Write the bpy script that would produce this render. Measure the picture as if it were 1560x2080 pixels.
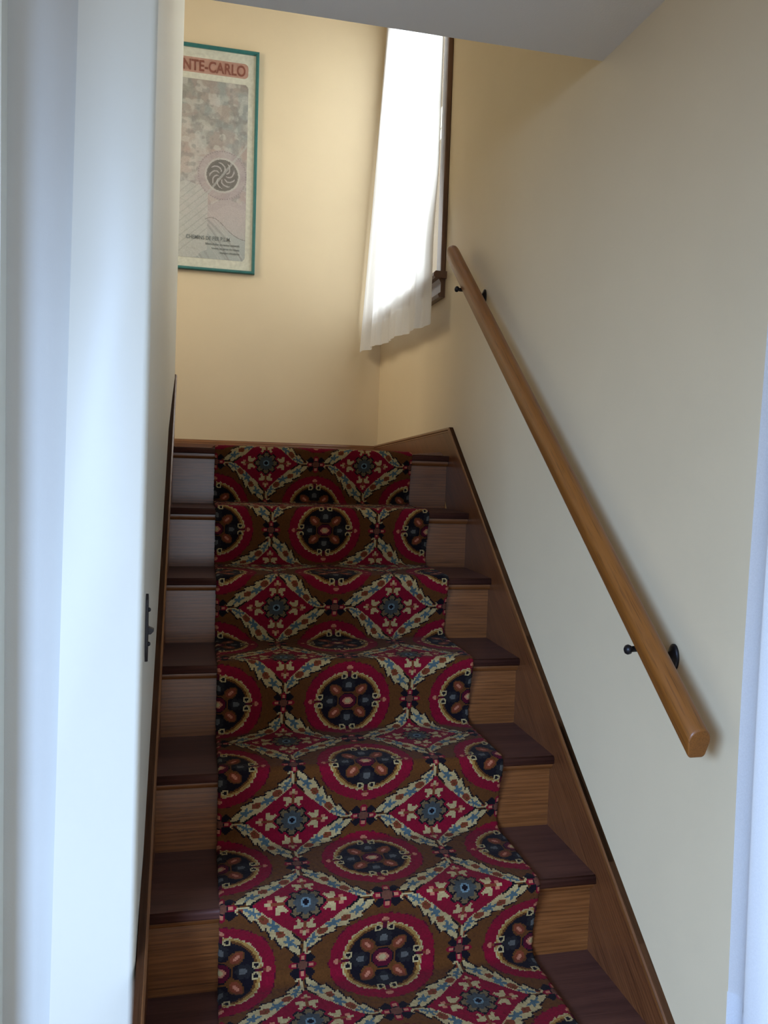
import bpy, bmesh, math, random
import numpy as np
from mathutils import Vector, Matrix
random.seed(4); RNG = np.random.default_rng(7)
for o in list(bpy.data.objects): bpy.data.objects.remove(o)
SC = bpy.context.scene; COL = SC.collection
PI = math.pi

# ------------------------------------------------------------------ camera
F, YAW, PITCH, ROLL = 1662.19, 0.228488, 0.059144, 0.032513
CAM = Vector((0.07378, -2.86595, -0.03485))
cam = bpy.data.cameras.new('camera'); camo = bpy.data.objects.new('camera', cam); COL.objects.link(camo)
cam.sensor_fit = 'HORIZONTAL'; cam.sensor_width = 36.0; cam.lens = 36.0*F/1560.0
cam.clip_start = 0.02; cam.clip_end = 100
fw = Vector((math.sin(YAW)*math.cos(PITCH), math.cos(YAW)*math.cos(PITCH), -math.sin(PITCH)))
rt = Vector((math.cos(YAW), -math.sin(YAW), 0)); up = rt.cross(fw)
r2 = rt*math.cos(ROLL) + up*math.sin(ROLL); u2 = up*math.cos(ROLL) - rt*math.sin(ROLL)
M = Matrix((r2, u2, -fw)).transposed().to_4x4(); M.translation = CAM
camo.matrix_world = M
SC.camera = camo

# ------------------------------------------------------------------ exposure, world, lights
SC.view_settings.view_transform = 'Standard'; SC.view_settings.look = 'None'
SC.view_settings.gamma = 1.0; SC.view_settings.use_curve_mapping = False
SC.view_settings.exposure = 0.0
world = bpy.data.worlds.new('world'); SC.world = world; world.use_nodes = True
bg = world.node_tree.nodes['Background']; bg.inputs[0].default_value = (1.0, 0.81, 0.54, 1); bg.inputs[1].default_value = 0.46

def area(name, loc, target, sx, sy, power, col, spread=180):
    l = bpy.data.lights.new(name, 'AREA'); l.shape = 'RECTANGLE'; l.size = sx; l.size_y = sy
    l.energy = power; l.color = col; l.spread = math.radians(spread)
    o = bpy.data.objects.new(name, l); COL.objects.link(o); o.location = loc
    o.rotation_euler = (Vector(target)-Vector(loc)).to_track_quat('-Z', 'Y').to_euler()
    return o
# daylight outside the landing window (right wall), outside the near window (right wall)
# and through the windows of the room behind the camera
area('landing_daylight', (1.42, 0.70, 1.50), (0.95, 0.70, 1.35), 1.3, 1.7, 70, (0.84, 0.94, 1.0))
area('near_daylight', (1.45, -2.45, -0.05), (0.9, -2.45, -0.15), 2.0, 2.0, 46, (0.48, 0.69, 1.0))
area('room_window_daylight', (-2.05, -3.9, 0.45), (0.45, -1.5, -1.45), 1.5, 0.9, 50, (0.38, 0.595, 1.0), 76)
area('room_far_window_daylight', (0.05, -6.0, -0.55), (0.2, -1.0, -0.75), 1.0, 1.5, 18, (0.62, 0.79, 1.0))
area('landing_fill', (-1.3, 0.25, 1.55), (0.6, 1.28, 0.15), 0.7, 0.9, 24, (1.0, 0.94, 0.80))  # added fill lamp brightening the landing walls, no real source stands there

# ------------------------------------------------------------------ dimensions
D, H, NY = 0.2445, 0.19, 0.018
DZ = [0, -0.0026, 0.0005, -0.0012, -0.0030, -0.0017, 0, 0]
DYY = [0, -0.0023, 0.0043, -0.0009, -0.0047, -0.0021, 0, 0]
NST = 8
W = 0.977            # face of right stringer (left one at x = 0)
WL, WR, YB = -0.0132, 0.992, 1.287
FLOOR = -1.52
def sy(k): return -k*D + DYY[min(k, 7)]
def sz(k): return -k*H + DZ[min(k, 7)]

# ------------------------------------------------------------------ helpers
def mesh_obj(name, bm, mat, parent=None, smooth=False):
    me = bpy.data.meshes.new(name); bm.normal_update(); bm.to_mesh(me); bm.free()
    if smooth:
        for p in me.polygons: p.use_smooth = True
    o = bpy.data.objects.new(name, me); COL.objects.link(o)
    if mat: me.materials.append(mat)
    if parent: o.parent = parent
    return o
def tag(o, label=None, cat=None, group=None, kind=None):
    if label: o['label'] = label
    if cat: o['category'] = cat
    if group: o['group'] = group
    if kind: o['kind'] = kind
    return o
def empty(name, loc=(0,0,0)):
    o = bpy.data.objects.new(name, None); o.empty_display_size = .1; COL.objects.link(o); o.location = loc; return o
def put(o, parent):
    """parent keeping world position"""
    o.parent = parent; o.matrix_parent_inverse = Matrix.Translation(-parent.location); return o
def box(bm, x0, x1, y0, y1, z0, z1):
    vs = [bm.verts.new(p) for p in [(x0,y0,z0),(x1,y0,z0),(x1,y1,z0),(x0,y1,z0),(x0,y0,z1),(x1,y0,z1),(x1,y1,z1),(x0,y1,z1)]]
    for f in [(0,3,2,1),(4,5,6,7),(0,1,5,4),(1,2,6,5),(2,3,7,6),(3,0,4,7)]: bm.faces.new([vs[i] for i in f])
    return vs
def extr(bm, prof, axis, a, b):
    """extrude closed 2D profile along an axis; prof in the two other axes (y,z)/(x,z)/(x,y)"""
    def P(p, t):
        if axis == 0: return (t, p[0], p[1])
        if axis == 1: return (p[0], t, p[1])
        return (p[0], p[1], t)
    A = [bm.verts.new(P(p, a)) for p in prof]; B = [bm.verts.new(P(p, b)) for p in prof]
    n = len(prof); bm.faces.new(A); bm.faces.new(B[::-1])
    for i in range(n): bm.faces.new((A[i], A[(i+1)%n], B[(i+1)%n], B[i]))
    bmesh.ops.recalc_face_normals(bm, faces=bm.faces[:])
def bevel(o, w, seg=2, ang=35):
    m = o.modifiers.new('bevel', 'BEVEL'); m.width = w; m.segments = seg; m.limit_method = 'ANGLE'; m.angle_limit = math.radians(ang)
    m.harden_normals = False
    for p in o.data.polygons: p.use_smooth = True
    e = o.modifiers.new('wn', 'WEIGHTED_NORMAL'); e.keep_sharp = True
    return o
def lathe(bm, prof, c, ax, n=24):
    """prof: list of (t along axis, radius)"""
    ax = Vector(ax).normalized(); q = ax.to_track_quat('Z', 'Y').to_matrix()
    rings = []
    for t, r in prof:
        rings.append([bm.verts.new(Vector(c) + q @ Vector((r*math.cos(2*PI*i/n), r*math.sin(2*PI*i/n), t))) for i in range(n)])
    for a, b in zip(rings, rings[1:]):
        for i in range(n): bm.faces.new((a[i], a[(i+1)%n], b[(i+1)%n], b[i]))
    bm.faces.new(rings[0][::-1]); bm.faces.new(rings[-1])
def tube(bm, pts, rad, n=14):
    pts = [Vector(p) for p in pts]; rings = []
    for i, p in enumerate(pts):
        t = (pts[min(i+1, len(pts)-1)] - pts[max(i-1, 0)]).normalized(); q = t.to_track_quat('Z', 'X').to_matrix()
        r = rad[i] if isinstance(rad, (list, tuple)) else rad
        rings.append([bm.verts.new(p + q @ Vector((r*math.cos(2*PI*j/n), r*math.sin(2*PI*j/n), 0))) for j in range(n)])
    for a, b in zip(rings, rings[1:]):
        for i in range(n): bm.faces.new((a[i], a[(i+1)%n], b[(i+1)%n], b[i]))
    bm.faces.new(rings[0][::-1]); bm.faces.new(rings[-1])

# ------------------------------------------------------------------ materials
class NT:
    def __init__(s, name):
        s.m = bpy.data.materials.new(name); s.m.use_nodes = True; s.t = s.m.node_tree; s.n = s.t.nodes; s.l = s.t.links
        s.b = s.n['Principled BSDF']
    def add(s, ty, **k):
        n = s.n.new(ty)
        for a, v in k.items(): setattr(n, a, v)
        return n
    def link(s, a, b): s.l.new(a, b)
def coords(t, scale, rot=(0,0,0)):
    tc = t.add('ShaderNodeTexCoord'); mp = t.add('ShaderNodeMapping'); mp.inputs['Scale'].default_value = scale
    src = tc.outputs['Object']
    if any(rot):
        m0 = t.add('ShaderNodeMapping'); m0.inputs['Rotation'].default_value = rot; t.link(src, m0.inputs['Vector']); src = m0.outputs['Vector']
    t.link(src, mp.inputs['Vector']); return mp.outputs['Vector']
def ramp(t, fac, stops):
    r = t.add('ShaderNodeValToRGB'); e = r.color_ramp.elements
    while len(e) < len(stops): e.new(.5)
    for i, (p, c) in enumerate(stops): e[i].position = p; e[i].color = (*c, 1)
    t.link(fac, r.inputs[0]); return r.outputs[0]
def noise(t, v, scale, det=3, rough=.55, dist=0):
    n = t.add('ShaderNodeTexNoise'); n.inputs['Scale'].default_value = scale; n.inputs['Detail'].default_value = det
    n.inputs['Roughness'].default_value = rough; n.inputs['Distortion'].default_value = dist
    t.link(v, n.inputs['Vector']); return n.outputs[0]
def bump(t, h, strength, dist=.002):
    b = t.add('ShaderNodeBump'); b.inputs['Strength'].default_value = strength; b.inputs['Distance'].default_value = dist
    t.link(h, b.inputs['Height']); t.link(b.outputs[0], t.b.inputs['Normal'])
def mixc(t, fac, a, b, mode='MIX'):
    m = t.add('ShaderNodeMix', data_type='RGBA', blend_type=mode)
    for s, v in ((0, fac), (6, a), (7, b)):
        if hasattr(v, 'is_output'): t.link(v, m.inputs[s])
        else: m.inputs[s].default_value = v if s == 0 else (*v, 1)
    return m.outputs[2]
def paint(name, c, rough=.55, var=.06, bmp=.12):
    t = NT(name); v = coords(t, (1,1,1)); n = noise(t, v, 2.3, 4)
    col = ramp(t, n, [(.3, tuple(x*(1-var) for x in c)), (.7, c)])
    t.link(col, t.b.inputs['Base Color']); t.b.inputs['Roughness'].default_value = rough
    bump(t, noise(t, v, 260, 3), bmp, .0012); return t.m
def wood(name, c1, c2, c3, axis=0, rough=.3, coat=.25, s=1.0, rot=(0,0,0), fig=.28):
    t = NT(name)
    sc = [14*s]*3; sc[axis] = 1.1*s
    v = coords(t, tuple(sc), rot)
    big = noise(t, v, 1.6, 3, .5, 1.2)
    w = t.add('ShaderNodeTexWave', wave_type='BANDS', bands_direction='Z' if axis != 2 else 'Y')
    w.inputs['Scale'].default_value = 2.2; w.inputs['Distortion'].default_value = 5.5; w.inputs['Detail'].default_value = 2.5
    w.inputs['Detail Scale'].default_value = 1.2
    t.link(v, w.inputs['Vector'])
    sc2 = [150*s]*3; sc2[axis] = 3.5*s
    v2 = coords(t, tuple(sc2), rot); pores = noise(t, v2, 3.0, 2, .6)
    base = ramp(t, big, [(.30, c1), (.55, c2), (.8, c3)])
    g = mixc(t, fig, base, ramp(t, w.outputs[0], [(0, tuple(x*.55 for x in c1)), (.5, c2), (1, c3)]))
    dark = ramp(t, pores, [(.33, (.45,.42,.4)), (.47, (1,1,1))])
    g2 = mixc(t, .75, g, dark, 'MULTIPLY')
    t.link(g2, t.b.inputs['Base Color'])
    t.b.inputs['Roughness'].default_value = rough; t.b.inputs['Coat Weight'].default_value = coat
    t.b.inputs['Coat Roughness'].default_value = .22
    bump(t, pores, .25, .0006); return t.m
def plain(name, c, rough=.5, metal=0, bmp=0):
    t = NT(name); v = coords(t, (1,1,1)); n = noise(t, v, 60, 4)
    t.link(ramp(t, n, [(.3, tuple(x*.8 for x in c)), (.7, c)]), t.b.inputs['Base Color'])
    t.b.inputs['Roughness'].default_value = rough; t.b.inputs['Metallic'].default_value = metal
    if bmp: bump(t, noise(t, v, 180, 3), bmp, .001)
    return t.m
M_wall = paint('cream_wall_paint', (.70,.565,.365), .5)
M_trimw = paint('off_white_paint', (.72, .69, .58), .45, .03, .06)
M_hall = paint('hall_wall_paint', (.56,.545,.50), .5)
M_ceil = paint('ceiling_paint', (.78,.77,.75), .75, .04, .3)
M_tread = wood('tread_oak', (.062,.022,.017), (.085,.031,.022), (.108,.041,.027), 0, .42, .03)
M_riser = wood('riser_oak', (.135,.043,.010), (.190,.064,.016), (.25,.090,.025), 0, .30, .30)
ANG = math.atan2(H, D)
M_string = wood('stringer_oak', (.095,.030,.010), (.130,.043,.014), (.170,.060,.020), 1, .32, .15, rot=(-ANG,0,0))
M_cap = wood('cap_oak', (.13,.045,.012), (.175,.063,.017), (.22,.085,.024), 1, .32, .15, rot=(-ANG,0,0))
M_base = wood('baseboard_oak', (.13,.048,.014), (.175,.068,.020), (.22,.09,.028), 0, .32, .15)
M_rail = wood('rail_oak', (.20,.066,.009), (.235,.080,.012), (.27,.096,.016), 1, .42, .12, rot=(-ANG,0,0), fig=.08)
M_casing = wood('window_casing_wood', (.09,.04,.02), (.13,.06,.03), (.17,.08,.045), 2, .35, .3)
M_iron = plain('blackened_iron', (.022,.02,.022), .38, .6, .4)
M_darkmetal = plain('iron_strap', (.03,.026,.03), .45, .3, .3)
M_screw = plain('steel_screw', (.35,.35,.37), .3, 1)
M_floor = wood('floor_oak', (.38,.25,.14), (.44,.30,.17), (.50,.35,.20), 1, .35, .2)

# ------------------------------------------------------------------ structure
def slabs(name, mat, boxes, **k):
    bm = bmesh.new()
    for b in boxes: box(bm, *b)
    o = mesh_obj(name, bm, mat); tag(o, kind='structure'); return o
# right wall with two window holes (landing window, near window behind the hanging curtain)
w1 = (0.235, 1.19, 0.70, 2.15); w2 = (-3.30, -1.82, -0.95, 0.85)
T = .14; XA, XB = WR, WR+T; Z0, Z1 = FLOOR-.1, 2.9
def hole_boxes(holes, ya, yb):
    out = []; y = ya
    for (a, b, c, d) in sorted(holes):
        out.append((XA, XB, y, a, Z0, Z1)); out.append((XA, XB, a, b, Z0, c)); out.append((XA, XB, a, b, d, Z1)); y = b
    out.append((XA, XB, y, yb, Z0, Z1)); return out
slabs('wall_right', M_wall, hole_boxes([w1, w2], -3.45, YB+.14))
slabs('wall_back', M_wall, [(-1.5, WR, YB, YB+.14, Z0, Z1)])
# left stair wall: thin wall between stairs and house; slightly out of plumb near edge, rounded plaster corners
def wall_left():
    bm = bmesh.new()
    zb, zt = Z0, Z1
    def ring(z):
        xn = -0.0075 + (z+.0)*.0085          # near corner leans a little
        xf = -0.002 + (z-.28)*.009 if z > .28 else -0.002
        pts = []
        # near rounded corner
        y0 = -1.37; r = .012
        for i in range(7):
            a = PI + PI/2*i/6   # from facing -x.. build corner from front face to side face
            pts.append((xn - r + r*math.sin((i/6)*PI/2), y0 + r - r*math.cos((i/6)*PI/2)))
        pts.append((-.0132, -1.20)); pts.append((-.0132, -.60)); pts.append((-.0132, -.05))
        # far bullnose bead
        r = .016
        pts.append((xf-.005, .10))
        for i in range(9):
            a = i/8*PI/2
            pts.append((xf - r + r*math.cos(a), .215 - r + r*math.sin(a)))
        pts.append((-.125, .215)); pts.append((-.125, -1.26)); pts.append((-.1425+z*.018, -1.26)); pts.append((-.1425+z*.018, -1.37))
        return [(p[0], p[1], z) for p in pts]
    zs = [zb, -1.1, -.6, -.2, .28, .9, 1.5, 2.2, zt]
    R = [[bm.verts.new(p) for p in ring(z)] for z in zs]
    n = len(R[0])
    for a, b in zip(R, R[1:]):
        for i in range(n): bm.faces.new((a[i], a[(i+1)%n], b[(i+1)%n], b[i]))
    bm.faces.new(R[0][::-1]); bm.faces.new(R[-1])
    bmesh.ops.recalc_face_normals(bm, faces=bm.faces[:])
    o = mesh_obj('wall_left', bm, M_trimw, smooth=False)
    for p in o.data.polygons: p.use_smooth = True
    e = o.modifiers.new('wn', 'WEIGHTED_NORMAL'); e.weight = 100
    tag(o, kind='structure')
wall_left()
slabs('wall_front', M_hall, [(-3.4, -.126, -1.330, -1.25, Z0, Z1)])
slabs('shade_trim_1', M_trimw, [(-.40, -.247, -1.375, -1.330, Z0, Z1)])  # added board at the left edge, put there to shade the wall strip
slabs('wall_far_left', M_wall, [(-1.64, -1.5, -1.25, YB+.14, Z0, Z1)])
# ceiling of the lower room, its edge crosses above the stairs; stairwell ceiling higher up
slabs('ceiling', M_ceil, [(-.118, WR, -1.345, -1.037, .928, 1.20), (-3.4, WR, -5.6, -1.345, .928, 1.20)])
slabs('ceiling_stairwell', M_ceil, [(-1.64, WR+.14, -1.3, YB+.14, Z1, Z1+.1)])
slabs('floor', M_floor, [(-3.4, WR, -5.6, sy(7)+.02, FLOOR-.1, FLOOR)])
# landing floor to the left, past the stair wall
slabs('floor_landing', M_tread, [(-1.5, W, .05, YB, -.10, -.001)])

# baseboards on the landing
def base_prof(h):
    return [(0, -.01), (-.014, -.01), (-.014, h-.022), (-.011, h-.016), (-.010, h-.010), (-.004, h-.002), (0, h)]
bm = bmesh.new(); extr(bm, [(YB+p[0], p[1]) for p in base_prof(.054)], 0, -1.5, WR)
tag(mesh_obj('baseboard_back', bm, M_base), kind='structure')

# window_1: casing, sill, sash on the landing (right wall)
def window(n, w, casing=True):
    y0, y1, z0, z1 = w
    bm = bmesh.new(); c = .060; p = .020
    box(bm, WR-p, WR, y0-c, y0, z0-.0, z1+c); box(bm, WR-p, WR, y1, y1+c, z0, z1+c); box(bm, WR-p, WR, y0, y1, z1, z1+c)
    # jamb liner
    box(bm, WR, WR+.12, y0, y0+.015, z0, z1); box(bm, WR, WR+.12, y1-.015, y1, z0, z1); box(bm, WR, WR+.12, y0, y1, z1-.015, z1)
    root = mesh_obj('window_%d' % n, bm, M_casing); tag(root, kind='structure'); bevel(root, .004)
    bm = bmesh.new(); extr(bm, [(WR-.045, z0-.026), (WR-.052, z0-.018), (WR-.052, z0-.008), (WR-.045, z0), (WR+.12, z0), (WR+.12, z0-.026)], 1, y0-c-.018, y1+c+.018)
    mesh_obj('sill', bm, M_casing, root)
    bm = bmesh.new(); extr(bm, [(WR, z0-.026), (WR-.026, z0-.026), (WR-.018, z0-.040), (WR-.018, z0-.075), (WR-.028, z0-.082), (WR-.024, z0-.094), (WR, z0-.094)], 1, y0-c, y1+c)
    mesh_obj('apron', bm, M_casing, root)
    bm = bmesh.new(); zm = (z0+z1)/2; s = .04
    for (a, b, x) in ((z0, zm+.02, WR+.05), (zm-.02, z1, WR+.085)):
        box(bm, x, x+.03, y0+.015, y0+.015+s, a, b); box(bm, x, x+.03, y1-.015-s, y1-.015, a, b)
        box(bm, x, x+.03, y0+.015+s, y1-.015-s, a, a+s); box(bm, x, x+.03, y0+.015+s, y1-.015-s, b-s, b)
    mesh_obj('sash', bm, M_trimw, root)
    bm = bmesh.new()
    box(bm, WR+.063, WR+.067, y0+.055, y1-.055, z0+s, zm-.02); box(bm, WR+.098, WR+.102, y0+.055, y1-.055, zm+.02, z1-s)
    mesh_obj('pane', bm, M_glass, root)
t = NT('window_glass'); t.n.remove(t.b)
tr = t.add('ShaderNodeBsdfTransparent'); gl = t.add('ShaderNodeBsdfGlossy'); gl.inputs['Roughness'].default_value = .03
mx = t.add('ShaderNodeMixShader'); mx.inputs[0].default_value = .06
t.link(tr.outputs[0], mx.inputs[1]); t.link(gl.outputs[0], mx.inputs[2]); t.link(mx.outputs[0], t.n['Material Output'].inputs[0])
M_glass = t.m
window(1, w1); window(2, w2)

# ------------------------------------------------------------------ staircase
stair = empty('staircase', (0, sy(7), FLOOR))
tag(stair, 'closed oak staircase climbing between cream walls to the landing', 'staircase')
def nose_prof(y, z, yb, t=.021, r=.007):
    """tread section: nosing front at y, top at z, back at yb"""
    pts = [(yb, z), ]
    for i in range(6):
        a = PI/2 + i/5*PI/2; pts.append((y + r + r*math.cos(a), z - r + r*math.sin(a)))
    for i in range(4):
        a = PI + i/3*PI/2; pts.append((y + r*.7 + r*.7*math.cos(a), z - t + r*.7 + r*.7*math.sin(a)))
    pts.append((yb, z - t)); return pts
OV = .026
for k in range(NST):
    y, z = sy(k), sz(k)
    yb = (sy(k-1) + OV + .012) if k > 0 else .06
    bm = bmesh.new(); extr(bm, nose_prof(y, z, yb), 0, 0.0, W)
    o = put(mesh_obj('tread', bm, M_tread), stair)
    for p in o.data.polygons: p.use_smooth = len(p.vertices) == 4 and abs(p.normal.x) < .1 and p.area < .02
    zb = sz(k+1) if k < NST-1 else FLOOR
    bm = bmesh.new(); box(bm, 0.0, W, y+OV, y+OV+.018, zb-.004, z-.021)
    put(mesh_obj('riser', bm, M_riser), stair)
    # cove moulding tucked under the nosing
    c = []
    r = .013
    for i in range(7):
        a = i/6*PI/2; c.append((y+OV - .015 + r*(1-math.cos(a))*1.0, z-.026 - r*math.sin(a)))
    prof = [(y+OV+.001, z-.021), (y+OV-.015, z-.021)] + c + [(y+OV+.001, z-.0395)]
    bm = bmesh.new(); extr(bm, prof, 0, 0.0, W)
    put(mesh_obj('cove_moulding', bm, M_riser), stair)
S = H/D
def stringer(side):
    a = .0960
    if side < 0:
        xw, xf = WL-.001, 0.0; yt = .215; ylow = -1.80
        top = [(ylow, a+S*ylow), (yt, a+S*yt)]
        poly = [(ylow, FLOOR), (ylow, a+S*ylow), (yt, a+S*yt), (yt, -.08), (-.6, -.9), (-1.0, FLOOR)]
    else:
        xw, xf = WR+.001, W; yt = .012; ylow = -1.80
        apex = .1065
        top = [(ylow, a+S*ylow), (yt, a+S*yt), (YB, .056)]
        poly = [(ylow, FLOOR), (ylow, a+S*ylow), (yt, a+S*yt), (YB, .056), (YB, -.08), (.1, -.08), (-.6, -.9), (-1.0, FLOOR)]
    bm = bmesh.new(); extr(bm, poly, 0, xw, xf)
    o = put(mesh_obj('stringer', bm, M_string), stair)
    # cap moulding: follows the top edge
    s = 1 if side > 0 else -1
    x0 = xf
    prof = [(0, .000), (.0150, 0.0), (.0190, -.004), (.0195, -.009), (.0165, -.012), (.0170, -.0165), (.0150, -.020), (0, -.020)]  # (out from wall, down)
    bm = bmesh.new(); rings = []
    for i, (py, pz) in enumerate(top):
        # direction averaging (mitre)
        dirs = []
        if i > 0: dirs.append(Vector((0, top[i][0]-top[i-1][0], top[i][1]-top[i-1][1])).normalized())
        if i < len(top)-1: dirs.append(Vector((0, top[i+1][0]-top[i][0], top[i+1][1]-top[i][1])).normalized())
        n = [Vector((0, -d.z, d.y)) for d in dirs]
        nn = sum(n, Vector((0,0,0))).normalized(); sc = 1/max(.3, nn.dot(n[0]))
        rings.append([bm.verts.new((xw - s*q[0], py + nn.y*q[1]*sc, pz + nn.z*q[1]*sc)) for q in prof])
    for A, B in zip(rings, rings[1:]):
        for i in range(len(prof)): bm.faces.new((A[i], A[(i+1)%len(prof)], B[(i+1)%len(prof)], B[i]))
    bm.faces.new(rings[0][::-1]); bm.faces.new(rings[-1]); bmesh.ops.recalc_face_normals(bm, faces=bm.faces[:])
    mesh_obj('cap_moulding', bm, M_cap, o)
stringer(-1); stringer(1)
# pale wedge of filler where the top tread meets the right skirt
bm = bmesh.new(); extr(bm, [(.835, .001), (W-.03, .013), (W-.022, .001)], 1, .000, .030)
put(mesh_obj('filler_wedge', bm, M_cap), stair)

# ------------------------------------------------------------------ carpet pattern (woven tufts)
PX, QY = 0.345, 0.3170
TU = 0.0033
C_RED=(.150,.003,.013); C_DRED=(.060,.003,.010); C_CREAM=(.33,.24,.105); C_GOLD=(.25,.13,.03); C_TEAL=(.055,.085,.090)
C_BRN=(.080,.027,.006); C_RUST=(.14,.030,.012); C_BLK=(.006,.004,.006); C_SLATE=(.040,.042,.038); C_PINK=(.34,.12,.065); C_LB=(.10,.14,.15); C_GRY=(.013,.011,.011)
def build_tile(nx, ny):
    x = ((np.arange(nx)+.5)/nx*PX)[None,:].repeat(ny,0); y = ((np.arange(ny)+.5)/ny*QY)[:,None].repeat(nx,1)
    # coordinates relative to nearest circle centre (0,0) mod cell and diamond centre
    cx = (x+PX/2)%PX-PX/2; cy = (y+QY/2)%QY-QY/2
    dx = x%PX-PX/2; dy = y%QY-QY/2
    img = np.zeros((ny,nx,3)); img[:] = C_BRN
    def paint_(m, c): img[m] = c
    rng = np.random.default_rng(3)
    nz = rng.normal(0,1,(ny,nx))
    n4 = sum(np.roll(np.roll(nz,i,0),j,1) for i in (-1,0,1) for j in (-1,0,1))/9
    r = np.hypot(cx,cy); th = np.arctan2(cy,cx)
    # warm brown bands next to ribbons
    # garlands: one per quadrant, rotational sense
    ax, ay = PX/2, QY/2
    tt = np.linspace(0,1,121)
    for qd,(sx,sg,fl) in enumerate(((1,1,0),(-1,1,1),(-1,-1,0),(1,-1,1))):
        ph = tt*PI/2; n = 1.62
        gx = ax*np.cos(ph)**(2/n); gy = ay*np.sin(ph)**(2/n)
        L = np.r_[0,np.cumsum(np.hypot(np.diff(gx),np.diff(gy)))]; L/=L[-1]
        gl = np.linspace(0,1,161); gx = np.interp(gl,L,gx)*sx; gy = np.interp(gl,L,gy)*sg
        best = np.full(x.shape,9.); bt = np.zeros(x.shape); bs = np.zeros(x.shape)
        for i in range(160):
            ex,ey = gx[i+1]-gx[i],gy[i+1]-gy[i]; l2=ex*ex+ey*ey
            u = np.clip(((cx-gx[i])*ex+(cy-gy[i])*ey)/l2,0,1)
            qx,qy = cx-gx[i]-u*ex, cy-gy[i]-u*ey; dd=np.hypot(qx,qy)
            k = dd<best; best[k]=dd[k]; bt[k]=((i+u)/160)[k]; bs[k]=np.sign(ex*qy-ey*qx)[k]*sx*sg
        t = bt if fl else 1-bt
        # spindle: near node broad end t=.12, long tip at t=.93
        tc = np.clip((t-.115)/(.93-.115),0,1)
        # curve the tip outwards from the ribbon
        off = (.006*np.sin(tc*PI*2.0))*(1 if fl else 1)
        sd = best*bs - off
        w = .0250*np.power(np.clip(np.sin(PI*tc**.82),0,1),.60)
        ph1 = (tc*5.5)%1; ph2 = (tc*5.5+.45)%1
        jag = np.where(sd>0, ph1, ph2)
        w = w - .0095*jag*(w>.004)
        w = np.where((t<.115)|(t>.93), -.02, w)
        a = np.abs(sd)
        inq = (cx*sx>-1e-6)&(cy*sg>-1e-6)
        paint_(inq&(a<w+.0042)&(w>-.01), C_BLK)
        core = inq&(a<w)
        paint_(core, C_CREAM)
        # teal leaf veins and rust berries inside
        for c,rr,col in ((.19,.0145,C_TEAL),(.49,.0165,C_TEAL),(.77,.0135,C_TEAL)):
            q = np.hypot((tc-c)*.155/rr, sd/(rr*.62)); star = 1+.45*np.cos(5*np.arctan2(sd,(tc-c)*.155)+c*9)
            paint_(core&(q<star*.80), col)
        for c,rr in ((.35,.0088),(.635,.0092),(.90,.0045)):
            q = np.hypot((tc-c)*.155, sd-.003)
            paint_(core&(q<rr), C_RUST)
            paint_(core&(np.hypot((tc-c)*.155-.002, sd-.001)<rr*.3), C_BRN)
    # red ring zone and medallion
    paint_(r<.1150+.0012*n4, C_RED)
    paint_((r>.1150)&(r<.1180)&(n4>.1), C_DRED)
    paint_(r<.0885+.0010*np.sign(np.sin(th*36)), C_CREAM)
    paint_((r<.0855), C_GOLD)
    paint_(r<.0795, C_BRN); paint_(r<.0745+.0008*n4, C_BLK)
    # gaps + curls on the axes
    for (ux,uy) in ((1,0),(-1,0),(0,1),(0,-1)):
        al = cx*ux+cy*uy; ac = -cx*uy+cy*ux
        paint_((np.abs(ac)<.0115)&(al>.066)&(al<.080), C_BLK)
        paint_((np.abs(ac)<.0020)&(al>.074)&(al<.0905), C_DRED)
        for s in (1,-1):
            q = np.hypot(al-.0745, ac-s*.0125)
            paint_((q<.0085)&(q>.0045)&(al<.085), C_CREAM)
            paint_((np.hypot(al-.0685, ac-s*.0185)<.0030), C_CREAM)
            paint_((q<.0042), C_BLK)
        paint_(np.hypot(al-.1000,ac)<.0062, C_PINK)
        paint_((np.hypot(al-.0925,ac)<.0042), C_RUST)
        q = np.hypot((al-.050)/.017,ac/.0165)
        paint_(q<1+.12*np.cos(6*np.arctan2(ac,al-.05)), C_GRY)
        paint_(np.hypot((al-.047)/.008,ac/.008)<1, (.075,.07,.06))
    for s1 in (1,-1):
        for s2 in (1,-1):
            al = (cx*s1+cy*s2)/math.sqrt(2); ac=(-cx*s2+cy*s1)/math.sqrt(2)
            paint_(np.hypot((al-.046)/.0205,ac/.0150)<1, C_BRN)
            paint_(np.hypot((al-.047)/.0165,ac/.0110)<1, C_RUST)
            paint_(np.hypot((al-.047)/.0105,ac/.0034)<1, C_PINK)
    paint_(r<.0275, C_BRN); paint_(r<.0235, C_BLK); paint_(r<.0215, C_DRED); paint_(np.hypot(cx/.0120,cy/.0105)<1, C_PINK); paint_(np.hypot(cx/.007,cy/.006)<1, C_CREAM)
    # diamond
    u = (np.abs(dx)/.112)**.92+(np.abs(dy)/.100)**.92
    paint_(u<1+.02*n4, C_RED)
    rd = np.hypot(dx,dy); td = np.arctan2(dy,dx)
    for (ux,uy) in ((1,0),(-1,0),(0,1),(0,-1)):
        al = dx*ux+dy*uy; ac = -dx*uy+dy*ux
        paint_((np.abs(ac)<.0022)&(al>.03)&(al<.072), C_RUST)
        for s in (1,-1):
            paint_((np.hypot((al-.0535)/.0098,(ac-s*.0125)/.0098)<1), C_CREAM)
            paint_((np.hypot((al-.0585)/.004,(ac-s*.0205)/.0040)<1), C_CREAM)
            paint_((np.hypot((al-.0440)/.0075,(ac-s*.0125-s*(.05-al)*.25)/.0042)<1), C_CREAM)
            paint_((np.hypot((al-.0495)/.0035,(ac-s*.0190)/.0035)<1), C_RED)
            paint_((np.hypot((al-.0745)/.0045,(ac-s*.0070)/.0045)<1), C_PINK)
        paint_((np.hypot((al-.079)/.0085,ac/.0042)<1), C_CREAM)
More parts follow.
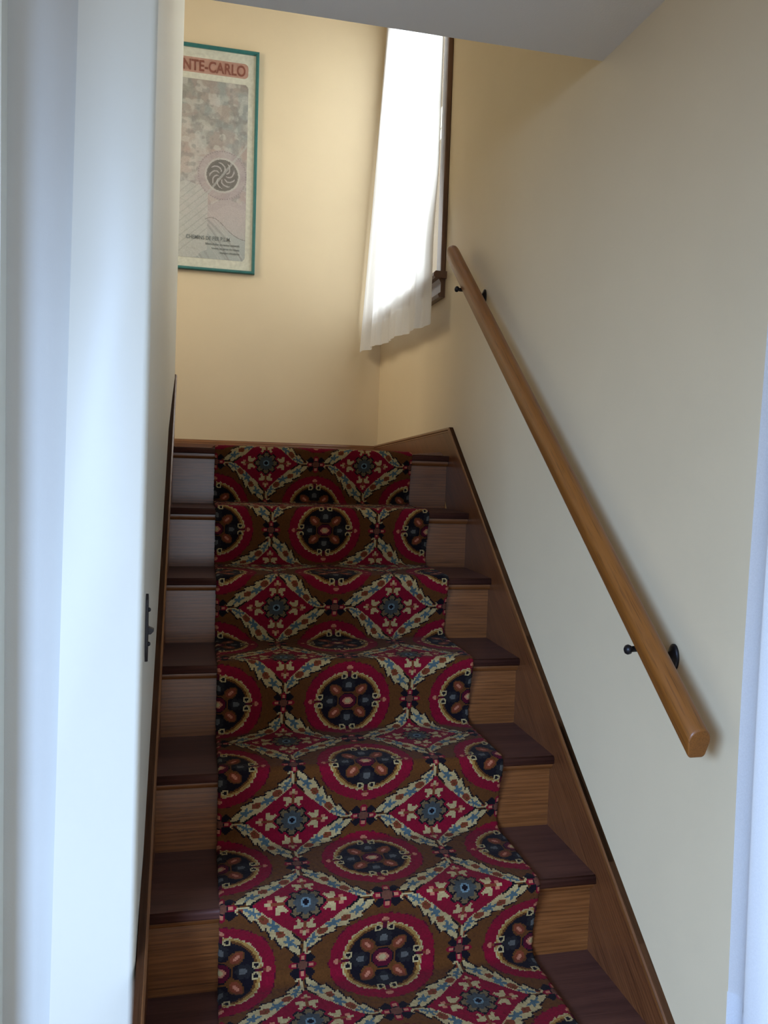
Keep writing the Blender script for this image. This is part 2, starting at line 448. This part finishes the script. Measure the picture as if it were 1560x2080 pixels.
        paint_((np.hypot((al-.071)/.0035,ac/.004)<1), C_RUST)
    pet = .0335*(1+.13*np.cos(8*td))
    paint_(rd<pet+.0045, C_BLK); paint_(rd<pet, (.105,.068,.03)); paint_((rd<pet)&(rd>.022)&(np.abs(np.sin(4*td))>.93), C_BLK)
    paint_(rd<.0235*(1+.10*np.cos(8*td)), C_SLATE); paint_(rd<.0115, C_LB); paint_(rd<.0070, C_BLK)
    # florets at both kinds of crossing
    for (nx_,ny_) in ((1,0),(0,1)):
        fx = (x - nx_*PX/2 + PX/2)%PX-PX/2; fy = (y - ny_*QY/2 + QY/2)%QY-QY/2
        rf = np.hypot(fx,fy)
        for a in range(4):
            ca,sa = math.cos(a*PI/2),math.sin(a*PI/2); al=fx*ca+fy*sa; ac=-fx*sa+fy*ca
            c2,s2 = math.cos(a*PI/2+PI/4),math.sin(a*PI/2+PI/4); bl=fx*c2+fy*s2; bc=-fx*s2+fy*c2
            paint_(np.hypot((bl-.0225)/.0098,bc/.0092)<1, C_BLK)
            paint_(np.hypot((al-.0185)/.0105,ac/.0082)<1, C_DRED)
            paint_(np.hypot((al-.0195)/.0090,ac/.0065)<1, C_RED)
            paint_(np.hypot((al-.0180)/.0045,ac/.0038)<1, C_PINK)
        paint_(rf<.0125, C_BLK); paint_(rf<.0098, (.10,.035,.02))
    return img
NXT, NYT = 104, 96
TILE = build_tile(NXT, NYT)

def carpet_profile():
    off = .0105; pts = []; segs = []
    def arc(cy_, cz_, r, a0, a1, n=7):
        return [(cy_+r*math.cos(a0+(a1-a0)*i/n), cz_+r*math.sin(a0+(a1-a0)*i/n)) for i in range(n+1)]
    out = [[(YB-.022, off)]]   # landing part until apex of nosing 0
    for k in range(NST):
        y, z = sy(k), sz(k)
        zl = sz(k+1) if k < NST-1 else FLOOR
        apex = []
        r = .018
        cyy, czz = y - off + r, z + off - r
        a = arc(cyy, czz, r, PI/2, PI*1.0)
        out[-1] += a[:4]
        nxt = [a[3]] + a[4:]
        yr = y + OV - .0085
        nxt += [(y-off+.0005, z-.018), (y-off+.004, z-.034), (y-off+.012, z-.060), (yr-.008, z-.095), (yr-.0015, z-.14)]
        rf = .022
        nxt += arc(yr-rf, zl+off+rf, rf, 0, -PI/2, 6)
        out.append(nxt)
    out[-1].append((sy(7)-.10, FLOOR+off))
    return out
def carpet():
    prof = carpet_profile(); SARC = .4545
    P = []; Sx = []
    for i, seg in enumerate(prof):
        seg = np.array(seg); L = np.r_[0, np.cumsum(np.hypot(*np.diff(seg, axis=0).T))]
        if i == 0: s = L - L[-1]; 
        elif i < len(prof)-1: s = (i-1)*SARC + L/L[-1]*SARC
        else: s = (i-1)*SARC + L
        n = max(2, int(round(L[-1]/TU)))
        ts = np.linspace(0, L[-1], n+1)
        if i > 0: ts = ts[1:]
        P.append(np.c_[np.interp(ts, L, seg[:,0]), np.interp(ts, L, seg[:,1])]); Sx.append(np.interp(ts, L, s))
    P = np.vstack(P); Sx = np.concatenate(Sx)
    # smooth
    for _ in range(2): P[1:-1] = .25*P[:-2]+.5*P[1:-1]+.25*P[2:]
    T_ = np.gradient(P, axis=0); T_ /= np.linalg.norm(T_, axis=1)[:,None]; N_ = np.c_[T_[:,1], -T_[:,0]]
    # make normals point outwards (towards -y/+z)
    flip = (N_[:,1]-N_[:,0]) < 0; N_[flip] *= -1
    x0, x1 = .1395, .8365; nc = int(round((x1-x0)/TU))
    xs = np.linspace(x0, x1, nc+1)
    nr = len(P)
    Sm = (Sx[1:]+Sx[:-1])/2; xm = (xs[1:]+xs[:-1])/2
    rows = np.floor(((Sm - .0565 + QY/2) % QY)/QY*NYT).astype(int) % NYT   # s=.0461 is a diamond row -> tile y = QY/2
    rows = np.floor(((Sm - .0565 + QY/2) % QY)/QY*NYT).astype(int) % NYT
    cols = np.floor(((xm - .4880) % PX)/PX*NXT).astype(int) % NXT
    colr = TILE[np.ix_(rows, cols)]
    lum = RNG.normal(1, .07, colr.shape[:2])[...,None]
    colr = np.clip(colr*lum, 0, 1)
    # vertices: skirt columns each side + surface columns
    V = np.zeros((nr, nc+3, 3))
    jit = RNG.normal(0, .00045, (nr, nc+1)); ex = RNG.normal(0, .0007, (nr, 2))
    V[:,1:-1,0] = xs[None,:]; V[:,1,0] += ex[:,0]; V[:,-2,0] += ex[:,1]
    drop = np.zeros(nc+1); drop[0] = drop[-1] = -.0030; drop[1] = drop[-2] = -.0008
    d = jit + drop[None,:]
    V[:,1:-1,1] = P[:,0][:,None] + N_[:,0][:,None]*d; V[:,1:-1,2] = P[:,1][:,None] + N_[:,1][:,None]*d
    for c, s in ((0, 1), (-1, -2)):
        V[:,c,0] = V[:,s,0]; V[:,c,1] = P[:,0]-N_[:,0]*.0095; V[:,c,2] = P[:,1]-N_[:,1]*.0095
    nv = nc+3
    idx = np.arange(nr*nv).reshape(nr, nv)
    q = np.stack([idx[:-1,:-1], idx[1:,:-1], idx[1:,1:], idx[:-1,1:]], -1).reshape(-1, 4)
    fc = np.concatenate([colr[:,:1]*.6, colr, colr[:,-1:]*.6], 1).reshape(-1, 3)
    me = bpy.data.meshes.new('stair_runner')
    me.vertices.add(nr*nv); me.vertices.foreach_set('co', V.reshape(-1).astype(np.float32))
    me.loops.add(q.size); me.loops.foreach_set('vertex_index', q.reshape(-1).astype(np.int32))
    me.polygons.add(len(q)); me.polygons.foreach_set('loop_start', (np.arange(len(q))*4).astype(np.int32))
    try: me.polygons.foreach_set('loop_total', np.full(len(q), 4, np.int32))
    except Exception: pass
    me.update(calc_edges=True)
    at = me.attributes.new('tuft_colour', 'FLOAT_COLOR', 'FACE')
    at.data.foreach_set('color', np.c_[fc, np.ones(len(fc))].astype(np.float32).reshape(-1))
    t = NT('woven_wool'); a = t.add('ShaderNodeAttribute', attribute_name='tuft_colour')
    t.link(a.outputs['Color'], t.b.inputs['Base Color']); t.b.inputs['Roughness'].default_value = .95
    t.b.inputs['Specular IOR Level'].default_value = .08
    t.b.inputs['Sheen Weight'].default_value = .05; t.b.inputs['Sheen Roughness'].default_value = .5
    t.b.inputs['Sheen Tint'].default_value = (.75, .62, .58, 1)
    bump(t, noise(t, coords(t, (1,1,1)), 900, 2), .5, .001)
    me.materials.append(t.m); me.validate()
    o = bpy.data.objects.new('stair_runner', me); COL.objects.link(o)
    tag(o, 'red floral patterned woven carpet runner covering the middle of the oak stairs', 'carpet runner')
carpet()

# ------------------------------------------------------------------ handrail
RX = .9225; ryA, rzA = -0.115, 0.705; ryB, rzB = -1.652, -0.4965   # axis ends
rail = empty('handrail', (RX, ryB, rzB))
tag(rail, 'long round-topped oak handrail fixed to the right cream wall', 'handrail')
d = Vector((0, ryA-ryB, rzA-rzB)).normalized(); nrm = Vector((0, -d.z, d.y))
def rail_prof():
    pts = []; r = .0212
    for i in range(17):
        a = -.30 + (PI+.60)*i/16; pts.append((r*math.cos(a), .004+r*math.sin(a)))
    rb = .008; zb = -.0255
    for i in range(5):
        a = PI + .35 + (PI/2-.35)*i/4; pts.append((-.0165+rb+rb*math.cos(a)*1.0-.001, zb+rb+rb*math.sin(a)))
    for i in range(5):
        a = 1.5*PI + (PI/2-.35)*i/4; pts.append((.0165-rb+rb*math.cos(a)+.001, zb+rb+rb*math.sin(a)))
    return pts
bm = bmesh.new(); RP = rail_prof(); rings = []
A = Vector((RX, ryB, rzB)); Bv = Vector((RX, ryA, rzA)); L = (Bv-A).length
for s, sc in ((0, .90), (.0012, .975), (.004, 1), (.03, 1), (L*.25, 1), (L*.5, 1), (L*.75, 1), (L-.022, 1), (L-.010, .95), (L-.003, .84), (L, .66)):
    rings.append([bm.verts.new(A + d*(s + (.45*p[1]*sc if s < .01 else 0)) + Vector((1,0,0))*p[0]*sc + nrm*p[1]*sc) for p in RP])
for a, b in zip(rings, rings[1:]):
    for i in range(len(RP)): bm.faces.new((a[i], a[(i+1)%len(RP)], b[(i+1)%len(RP)], b[i]))
bm.faces.new(rings[0][::-1]); bm.faces.new(rings[-1]); bmesh.ops.recalc_face_normals(bm, faces=bm.faces[:])
o = mesh_obj('rail', bm, M_rail); put(o, rail)
for p in o.data.polygons: p.use_smooth = len(p.vertices) == 4
for (py, pz) in ((-.278, .520), (-1.458, -.3945)):
    # point under the rail
    tpar = (py - ryB)/(ryA-ryB)
    under = A + (Bv-A)*tpar - nrm*.0265
    bm = bmesh.new()
    lathe(bm, [(0, .0175), (.003, .0175), (.006, .014), (.009, .009), (.012, .0075)], (WR, py, pz), (-1,0,0), 28)
    # oval plate: scale in z
    for v in bm.verts: v.co.z = pz + (v.co.z-pz)*1.55
    root = mesh_obj('bracket', bm, M_iron, smooth=True); put(root, rail)
    e = Vector((RX-.023, under.y-.004, under.z-.014))
    bm = bmesh.new(); tube(bm, [(WR-.008, py, pz), (WR-.030, py, pz-.010), (RX+.012, under.y, under.z-.014), (RX-.010, under.y, under.z-.014), e], [.0072, .0066, .0062, .0060, .0052])
    a1 = mesh_obj('bracket_arm', bm, M_iron, smooth=True); a1.parent = root
    bm = bmesh.new(); lathe(bm, [(-.006, .004), (-.004, .0085), (.001, .0100), (.005, .0085), (.008, .004)], e, (-1,0,.1), 18)
    k1 = mesh_obj('bracket_knob', bm, M_iron, smooth=True); k1.parent = root
    for dz in (-.017, .017):
        bm = bmesh.new(); lathe(bm, [(0, .0036), (.0015, .0034), (.0026, .0018)], (WR-.0045, py, pz+dz), (-1,0,0), 12)
        mesh_obj('screw', bm, M_screw, root, smooth=True)

# ------------------------------------------------------------------ framed poster on the back wall
px0, px1, pz0, pz1 = -.40, .3425, .8725, 1.933
poster = empty('framed_poster', (0, YB, pz0))
tag(poster, 'tall travel poster in a thin teal frame on the back wall', 'framed poster')
M_teal = plain('teal_lacquer', (.035,.155,.145), .3)
yf = YB-.001; fwid, fd = .0155, .021
def frame_side(bm, p, q, inn):
    pass
bm = bmesh.new()
out = [(px0,pz0),(px1,pz0),(px1,pz1),(px0,pz1)]
prof = [(0, 0), (0, fd-.003), (.003, fd), (.010, fd), (fwid, fd-.008), (fwid, 0)]   # (inward, out of wall)
R = []
for (cx, cz) in out:
    sx = 1 if cx == px0 else -1; sz_ = 1 if cz == pz0 else -1
    R.append([bm.verts.new((cx+sx*a, yf-b, cz+sz_*a)) for a, b in prof])
for i in range(4):
    A_, B_ = R[i], R[(i+1)%4]
    for j in range(len(prof)): bm.faces.new((A_[j], A_[(j+1)%len(prof)], B_[(j+1)%len(prof)], B_[j]))
bmesh.ops.recalc_face_normals(bm, faces=bm.faces[:])
put(mesh_obj('frame', bm, M_teal), poster)
M_paper = plain('poster_paper', (.70,.69,.56), .6)
bm = bmesh.new(); box(bm, px0+.012, px1-.012, yf-.006, yf-.001, pz0+.012, pz1-.012); put(mesh_obj('paper', bm, M_paper), poster)
def rrect(bm, x0, x1, z0, z1, y, r, corners=(1,1,1,1)):
    pts = []
    for (cx, cz, a0, c) in ((x1-r, z0+r, -PI/2, corners[0]), (x1-r, z1-r, 0, corners[1]), (x0+r, z1-r, PI/2, corners[2]), (x0+r, z0+r, PI, corners[3])):
        for i in range(7): a = a0+i/6*PI/2; pts.append((cx+r*math.cos(a), cz+r*math.sin(a)))
    extr(bm, pts, 1, y, y+.0006)
M_band = plain('salmon_ink', (.52,.29,.22), .6); M_ink = plain('brick_ink', (.27,.075,.05), .6); M_ink2 = plain('slate_ink', (.13,.17,.18), .6)
bm = bmesh.new(); rrect(bm, px0+.05, .2915, 1.8035, 1.8735, yf-.0066, .020); put(mesh_obj('title_band', bm, M_band), poster)
def artwork():
    """generic mottled print: colour bands, a plain rosette disc and sweeping strokes (one colour per small cell)"""
    x0, x1, z0, z1 = px0+.05, .2935, .9325, 1.7740; c = .0028
    nx, nz = int((x1-x0)/c), int((z1-z0)/c)
    X = (x0+(np.arange(nx)+.5)/nx*(x1-x0))[None,:].repeat(nz,0); Z = (z0+(np.arange(nz)+.5)/nz*(z1-z0))[:,None].repeat(nx,1)
    rg = np.random.default_rng(11)
    def sm(cell, seed):
        g = np.random.default_rng(seed).random((int(1.2/cell)+3, int(1.2/cell)+3))
        fx = (X+.6)/cell; fz = (Z-.8)/cell; i = fx.astype(int); j = fz.astype(int); u = fx-i; v = fz-j
        u = u*u*(3-2*u); v = v*v*(3-2*v)
        return (g[j,i]*(1-u)+g[j,i+1]*u)*(1-v)+(g[j+1,i]*(1-u)+g[j+1,i+1]*u)*v
    wob = (sm(.09,1)-.5)*.09
    zz_ = (Z-z0)/(z1-z0) + wob
    stops = [0,.16,.27,.38,.50,.60,.70,.85,1.2]
    cols = np.array([(.33,.40,.39),(.38,.43,.41),(.50,.37,.36),(.44,.33,.34),(.43,.34,.33),(.46,.31,.26),(.36,.32,.28),(.30,.29,.24),(.33,.32,.26)])
    img = np.stack([np.interp(zz_, stops, cols[:,k]) for k in range(3)], -1)
    def mixin(m, col, a): img[m] = img[m]*(1-a)+np.array(col)*a
    for k, (cell, th, col, a) in enumerate(((.07,.62,(.22,.34,.36),.5),(.05,.64,(.55,.52,.44),.5),(.04,.68,(.20,.19,.18),.5),(.055,.66,(.52,.28,.20),.4),(.03,.70,(.58,.55,.48),.5),(.022,.74,(.17,.18,.18),.45))):
        f = np.clip((sm(cell, 20+k)+.25*(sm(cell*.4, 40+k)-.5)-th+.10)/.14, 0, 1)*(zz_ > .33)*a; img = img*(1-f[...,None])+np.array(col)*f[...,None]
    # pale drapery strokes sweeping to the lower right
    for k in range(34):
        cx, cz = -.33+.012*rg.normal(), .52+.02*rg.normal(); r = .30+.013*k
        rr = np.hypot(X-cx-.02*np.sin(Z*9+k), (Z-cz)*.9); m = (np.abs(rr-r) < .0016+.0014*(k%3)) & (zz_ < .42)
        mixin(m, ((.25,.27,.26) if k%3 else (.54,.55,.49)), .42)
    m = (np.hypot((X-.02)/.13, (Z-1.12)/.19) < 1+(sm(.05,60)-.5)*.5) & (X < .11); mixin(m, (.50,.50,.45), .75)
    for k in range(9):
        m = m & True; mm = m & (np.abs((Z-1.12)-.9*(X-.0)+.035*k-.14) < .003); mixin(mm, (.33,.34,.31), .6)
    # far hill line in the lower right
    hill = 1.03+.10*np.exp(-((X-.13)/.09)**2)
    m = (Z > hill) & (zz_ < .30) & (X > .12); mixin(m, (.52,.40,.38), .6)
    mixin((np.abs(Z-hill) < .002) & (X > .10), (.14,.13,.13), .7)
    # plain rosette disc
    cx, cz = .178, 1.335; r = np.hypot(X-cx, Z-cz); th = np.arctan2(Z-cz, X-cx)
    mixin((r < .118) & (r > .084), (.45,.31,.33), .7)
    mixin((r < .116) & (r > .111) & (np.sin(th*60) > 0), (.20,.15,.17), .6)
    mixin((r < .084) & (r > .068), (.53,.50,.44), .7)
    mixin(r < .075, (.085,.08,.08), .85)
    mixin((r < .062) & (r > .018) & (np.sin(th*9+4*np.sin(r*60)) > .62), (.50,.42,.40), .8)
    mixin(np.abs((X-cx)*.8+(Z-cz)*-.6) < .005, (.45,.46,.42), .6*1.0)
    img = img*.48 + img.mean(-1, keepdims=True)*np.array((1.0,1.0,.93))*.52
    img *= rg.normal(1, .05, img.shape[:2])[...,None]; img = np.clip(img, 0, 1)
    rad = .020; qx = np.maximum(np.abs(X-(x0+x1)/2)-((x1-x0)/2-rad), 0); qz = np.maximum(np.abs(Z-(z0+z1)/2)-((z1-z0)/2-rad), 0)
    keep = np.hypot(qx, qz) < rad
    me = bpy.data.meshes.new('artwork'); gx = np.linspace(x0, x1, nx+1); gz = np.linspace(z0, z1, nz+1)
    GX, GZ = np.meshgrid(gx, gz); V = np.stack([GX, np.full_like(GX, yf-.0068), GZ], -1).reshape(-1, 3)
    idx = np.arange((nx+1)*(nz+1)).reshape(nz+1, nx+1)
    q = np.stack([idx[:-1,:-1], idx[:-1,1:], idx[1:,1:], idx[1:,:-1]], -1)[keep]
    me.vertices.add(len(V)); me.vertices.foreach_set('co', V.reshape(-1).astype(np.float32))
    me.loops.add(q.size); me.loops.foreach_set('vertex_index', q.reshape(-1).astype(np.int32))
    me.polygons.add(len(q)); me.polygons.foreach_set('loop_start', (np.arange(len(q))*4).astype(np.int32))
    me.update(calc_edges=True)
    at = me.attributes.new('print_colour', 'FLOAT_COLOR', 'FACE')
    at.data.foreach_set('color', np.c_[img[keep], np.ones(len(q))].astype(np.float32).reshape(-1))
    t = NT('art_print'); a = t.add('ShaderNodeAttribute', attribute_name='print_colour'); t.link(a.outputs['Color'], t.b.inputs['Base Color']); t.b.inputs['Roughness'].default_value = .6
    me.materials.append(t.m); me.validate(); o = bpy.data.objects.new('artwork', me); COL.objects.link(o); put(o, poster)
artwork()
def text(name, body, x, z, size, mat, wx=1.0, align='RIGHT', bold=.0, y=None, space=1.0):
    c = bpy.data.curves.new(name, 'FONT'); c.body = body; c.size = size; c.align_x = align; c.extrude = .0003; c.offset = bold; c.space_character = space
    to = bpy.data.objects.new(name, c); COL.objects.link(to)
    bpy.context.view_layer.update()
    me = bpy.data.meshes.new_from_object(to.evaluated_get(bpy.context.evaluated_depsgraph_get()))
    bpy.data.objects.remove(to)
    o = bpy.data.objects.new(name, me); COL.objects.link(o); me.materials.clear(); me.materials.append(mat)
    Mx = Matrix.Translation((x, y if y is not None else yf-.0079, z)) @ Matrix.Rotation(PI/2, 4, 'X') @ Matrix.Diagonal((wx,1,1,1))
    me.transform(Mx); put(o, poster); return o
text('title_lettering', 'MONTE-CARLO', .279, 1.8135, .0700, M_ink, .755, bold=.0019, space=1.03)
text('print_lettering', 'CHEMINS DE FER P.L.M.', .225, 1.022, .026, M_ink2, .80, bold=.0003)
for i, s in enumerate(('Billets d\'aller et retour collectifs', 'toutes les gares du reseau', 'voyages circulaires')):
    text('print_lettering', s, .268, .999-.019*i, .015, M_ink2, .85)
# glazing of the poster
t = NT('poster_glazing'); t.n.remove(t.b); tr = t.add('ShaderNodeBsdfTransparent'); gl = t.add('ShaderNodeBsdfGlossy'); gl.inputs['Roughness'].default_value = .12
mx = t.add('ShaderNodeMixShader'); mx.inputs[0].default_value = .07
t.link(tr.outputs[0], mx.inputs[1]); t.link(gl.outputs[0], mx.inputs[2]); t.link(mx.outputs[0], t.n['Material Output'].inputs[0])
bm = bmesh.new(); box(bm, px0+.012, px1-.012, yf-.0125, yf-.0105, pz0+.012, pz1-.012); put(mesh_obj('glazing', bm, t.m), poster)

# ------------------------------------------------------------------ curtains
def cloth_mat(name, c, trans=.55, clear=.12):
    t = NT(name); t.n.remove(t.b)
    df = t.add('ShaderNodeBsdfDiffuse'); tl = t.add('ShaderNodeBsdfTranslucent'); tp = t.add('ShaderNodeBsdfTransparent')
    v = coords(t, (1,1,1)); n = noise(t, v, 420, 2)
    col = ramp(t, n, [(.3, tuple(x*.93 for x in c)), (.7, c)])
    t.link(col, df.inputs[0]); t.link(col, tl.inputs[0])
    m1 = t.add('ShaderNodeMixShader'); m1.inputs[0].default_value = trans; t.link(df.outputs[0], m1.inputs[1]); t.link(tl.outputs[0], m1.inputs[2])
    m2 = t.add('ShaderNodeMixShader'); m2.inputs[0].default_value = clear; t.link(m1.outputs[0], m2.inputs[1]); t.link(tp.outputs[0], m2.inputs[2])
    t.link(m2.outputs[0], t.n['Material Output'].inputs[0]); return t.m
M_sheer = cloth_mat('sheer_voile', (.93,.93,.93), .55, .09)
M_curt = cloth_mat('white_cotton', (.88,.90,.93), .55, .0)
def cloth(name, fn, nu, nv, mat, parent=None):
    bm = bmesh.new(); g = [[bm.verts.new(fn(i/nu, j/nv)) for i in range(nu+1)] for j in range(nv+1)]
    for j in range(nv):
        for i in range(nu): bm.faces.new((g[j][i], g[j][i+1], g[j+1][i+1], g[j+1][i]))
    return mesh_obj(name, bm, mat, parent, smooth=True)
# landing sheer: u = 0 far (near the corner) .. 1 near; v = 0 top .. 1 hem
def sheer(u, v, extra=0):
    y = 1.255 - u*(1.255-.200)
    ztop = 2.26
    hem = .535 - .07*(u) + .10*max(0, (u-.55))/.45      # hem height
    hem = .525 - .030*u
    z = ztop + (hem-ztop)*v
    k = max(0, (2.15-z)/1.62)**1.1
    sm = min(1, max(0, (1.15-z)/.38)); sm = sm*sm*(3-2*sm)
    off = .024 + .006*u + .035*sm + .080*k*(1-u)**.8 - .035*sm*(1-u)
    fold = (.003+.014*v)*(1-.6*u)*math.sin(u*PI*2*4.0 + 1.3*math.sin(u*7)) + .004*v*math.sin(u*PI*2*13+1)
    x = WR - off - fold - extra
    y -= .085*sm*u*u
    y += .010*v*math.cos(u*PI*2*5.5)
    return (min(x, WR-.0215), y, z)
sc_ = cloth('sheer_curtain', lambda u, v: sheer(u, v), 160, 60, M_sheer)
tag(sc_, 'long white sheer curtain over the bright landing window', 'curtain')
h1 = cloth('hem', lambda u, v: sheer(u, .935+.065*v, -.0015), 160, 6, M_sheer, sc_)
bm = bmesh.new(); tube(bm, [(WR-.035, .12, 2.272), (WR-.035, 1.245, 2.272)], .009)
rod = mesh_obj('curtain_rod', bm, M_iron, smooth=True); tag(rod, 'black rod carrying the sheer curtain above the landing window', 'curtain rod')
for ya_ in (.135, 1.225):
    bm = bmesh.new(); box(bm, WR-.056, WR, ya_, ya_+.012, 2.262, 2.282); mesh_obj('rod_bracket', bm, M_iron, rod)
# near curtain at the right edge of the view
def near_c(u, v):
    y = -1.742 - u*1.65
    z = 1.0-.12 + (-1.02-(1.0-.12))*v
    fold = .016*math.sin(u*PI*2*9+.9) + .006*math.sin(u*PI*2*21)
    x = .925 + fold + .006*math.sin(v*7+u*4)
    y += .012*math.sin(v*5.0)*(1-u)*.4 + .012*(v-.5)
    return (x, y, z)
nc_ = cloth('window_curtain', near_c, 200, 50, M_curt)
tag(nc_, 'bluish white curtain hanging at the right edge beside the handrail end', 'curtain')
cloth('hem', lambda u, v: tuple(a+b for a, b in zip(near_c(u, .925+.075*v), (-.0015, 0, 0))), 200, 6, M_curt, nc_)
bm = bmesh.new(); tube(bm, [(.925, -1.70, .888), (.925, -3.45, .888)], .010)
rod = mesh_obj('curtain_rod', bm, M_iron, smooth=True); tag(rod, 'black rod above the right edge carrying the bluish white curtain', 'curtain rod')
for ya_ in (-1.715, -3.42):
    bm = bmesh.new(); box(bm, .92, WR, ya_, ya_+.010, .876, .900); mesh_obj('rod_bracket', bm, M_iron, rod)

# ------------------------------------------------------------------ iron strike plate on the left wall
st = empty('strike_plate', (WL, -1.22, -.36)); tag(st, 'narrow black iron latch plate with pointed ends on the left wall edge', 'latch plate')
yc = -1.262
def zz(t): return -.296 + (-.428+.296)*t
outl = [(0, .0), (.08, .012), (.20, .012), (.24,.013), (.45, .012), (.5,.014), (.56,.012), (.78,.012), (.88,.009), (1.0, 0)]
poly = [(yc-w, zz(t_)) for t_, w in outl] + [(yc+w, zz(t_)) for t_, w in outl[::-1][1:-1]]
bm = bmesh.new(); extr(bm, poly, 0, WL-.002, WL+.006)
put(bevel(mesh_obj('plate', bm, M_darkmetal), .001), st)
for t_, hh, rr in ((.235, .0050, .0045), (.735, .0050, .0045)):
    bm = bmesh.new(); lathe(bm, [(0, rr), (hh*.5, rr*.95), (hh*.85, rr*.7), (hh, rr*.3)], (WL+.0055, yc, zz(t_)), (1,0,0), 16)
    put(mesh_obj('screw', bm, M_darkmetal, smooth=True), st)
bm = bmesh.new(); extr(bm, [(WL+.004, zz(.47)), (WL+.0165, zz(.515)), (WL+.0165, zz(.545)), (WL+.011, zz(.59)), (WL+.004, zz(.59))], 1, yc-.007, yc+.007)
put(bevel(mesh_obj('catch', bm, M_darkmetal), .001), st)
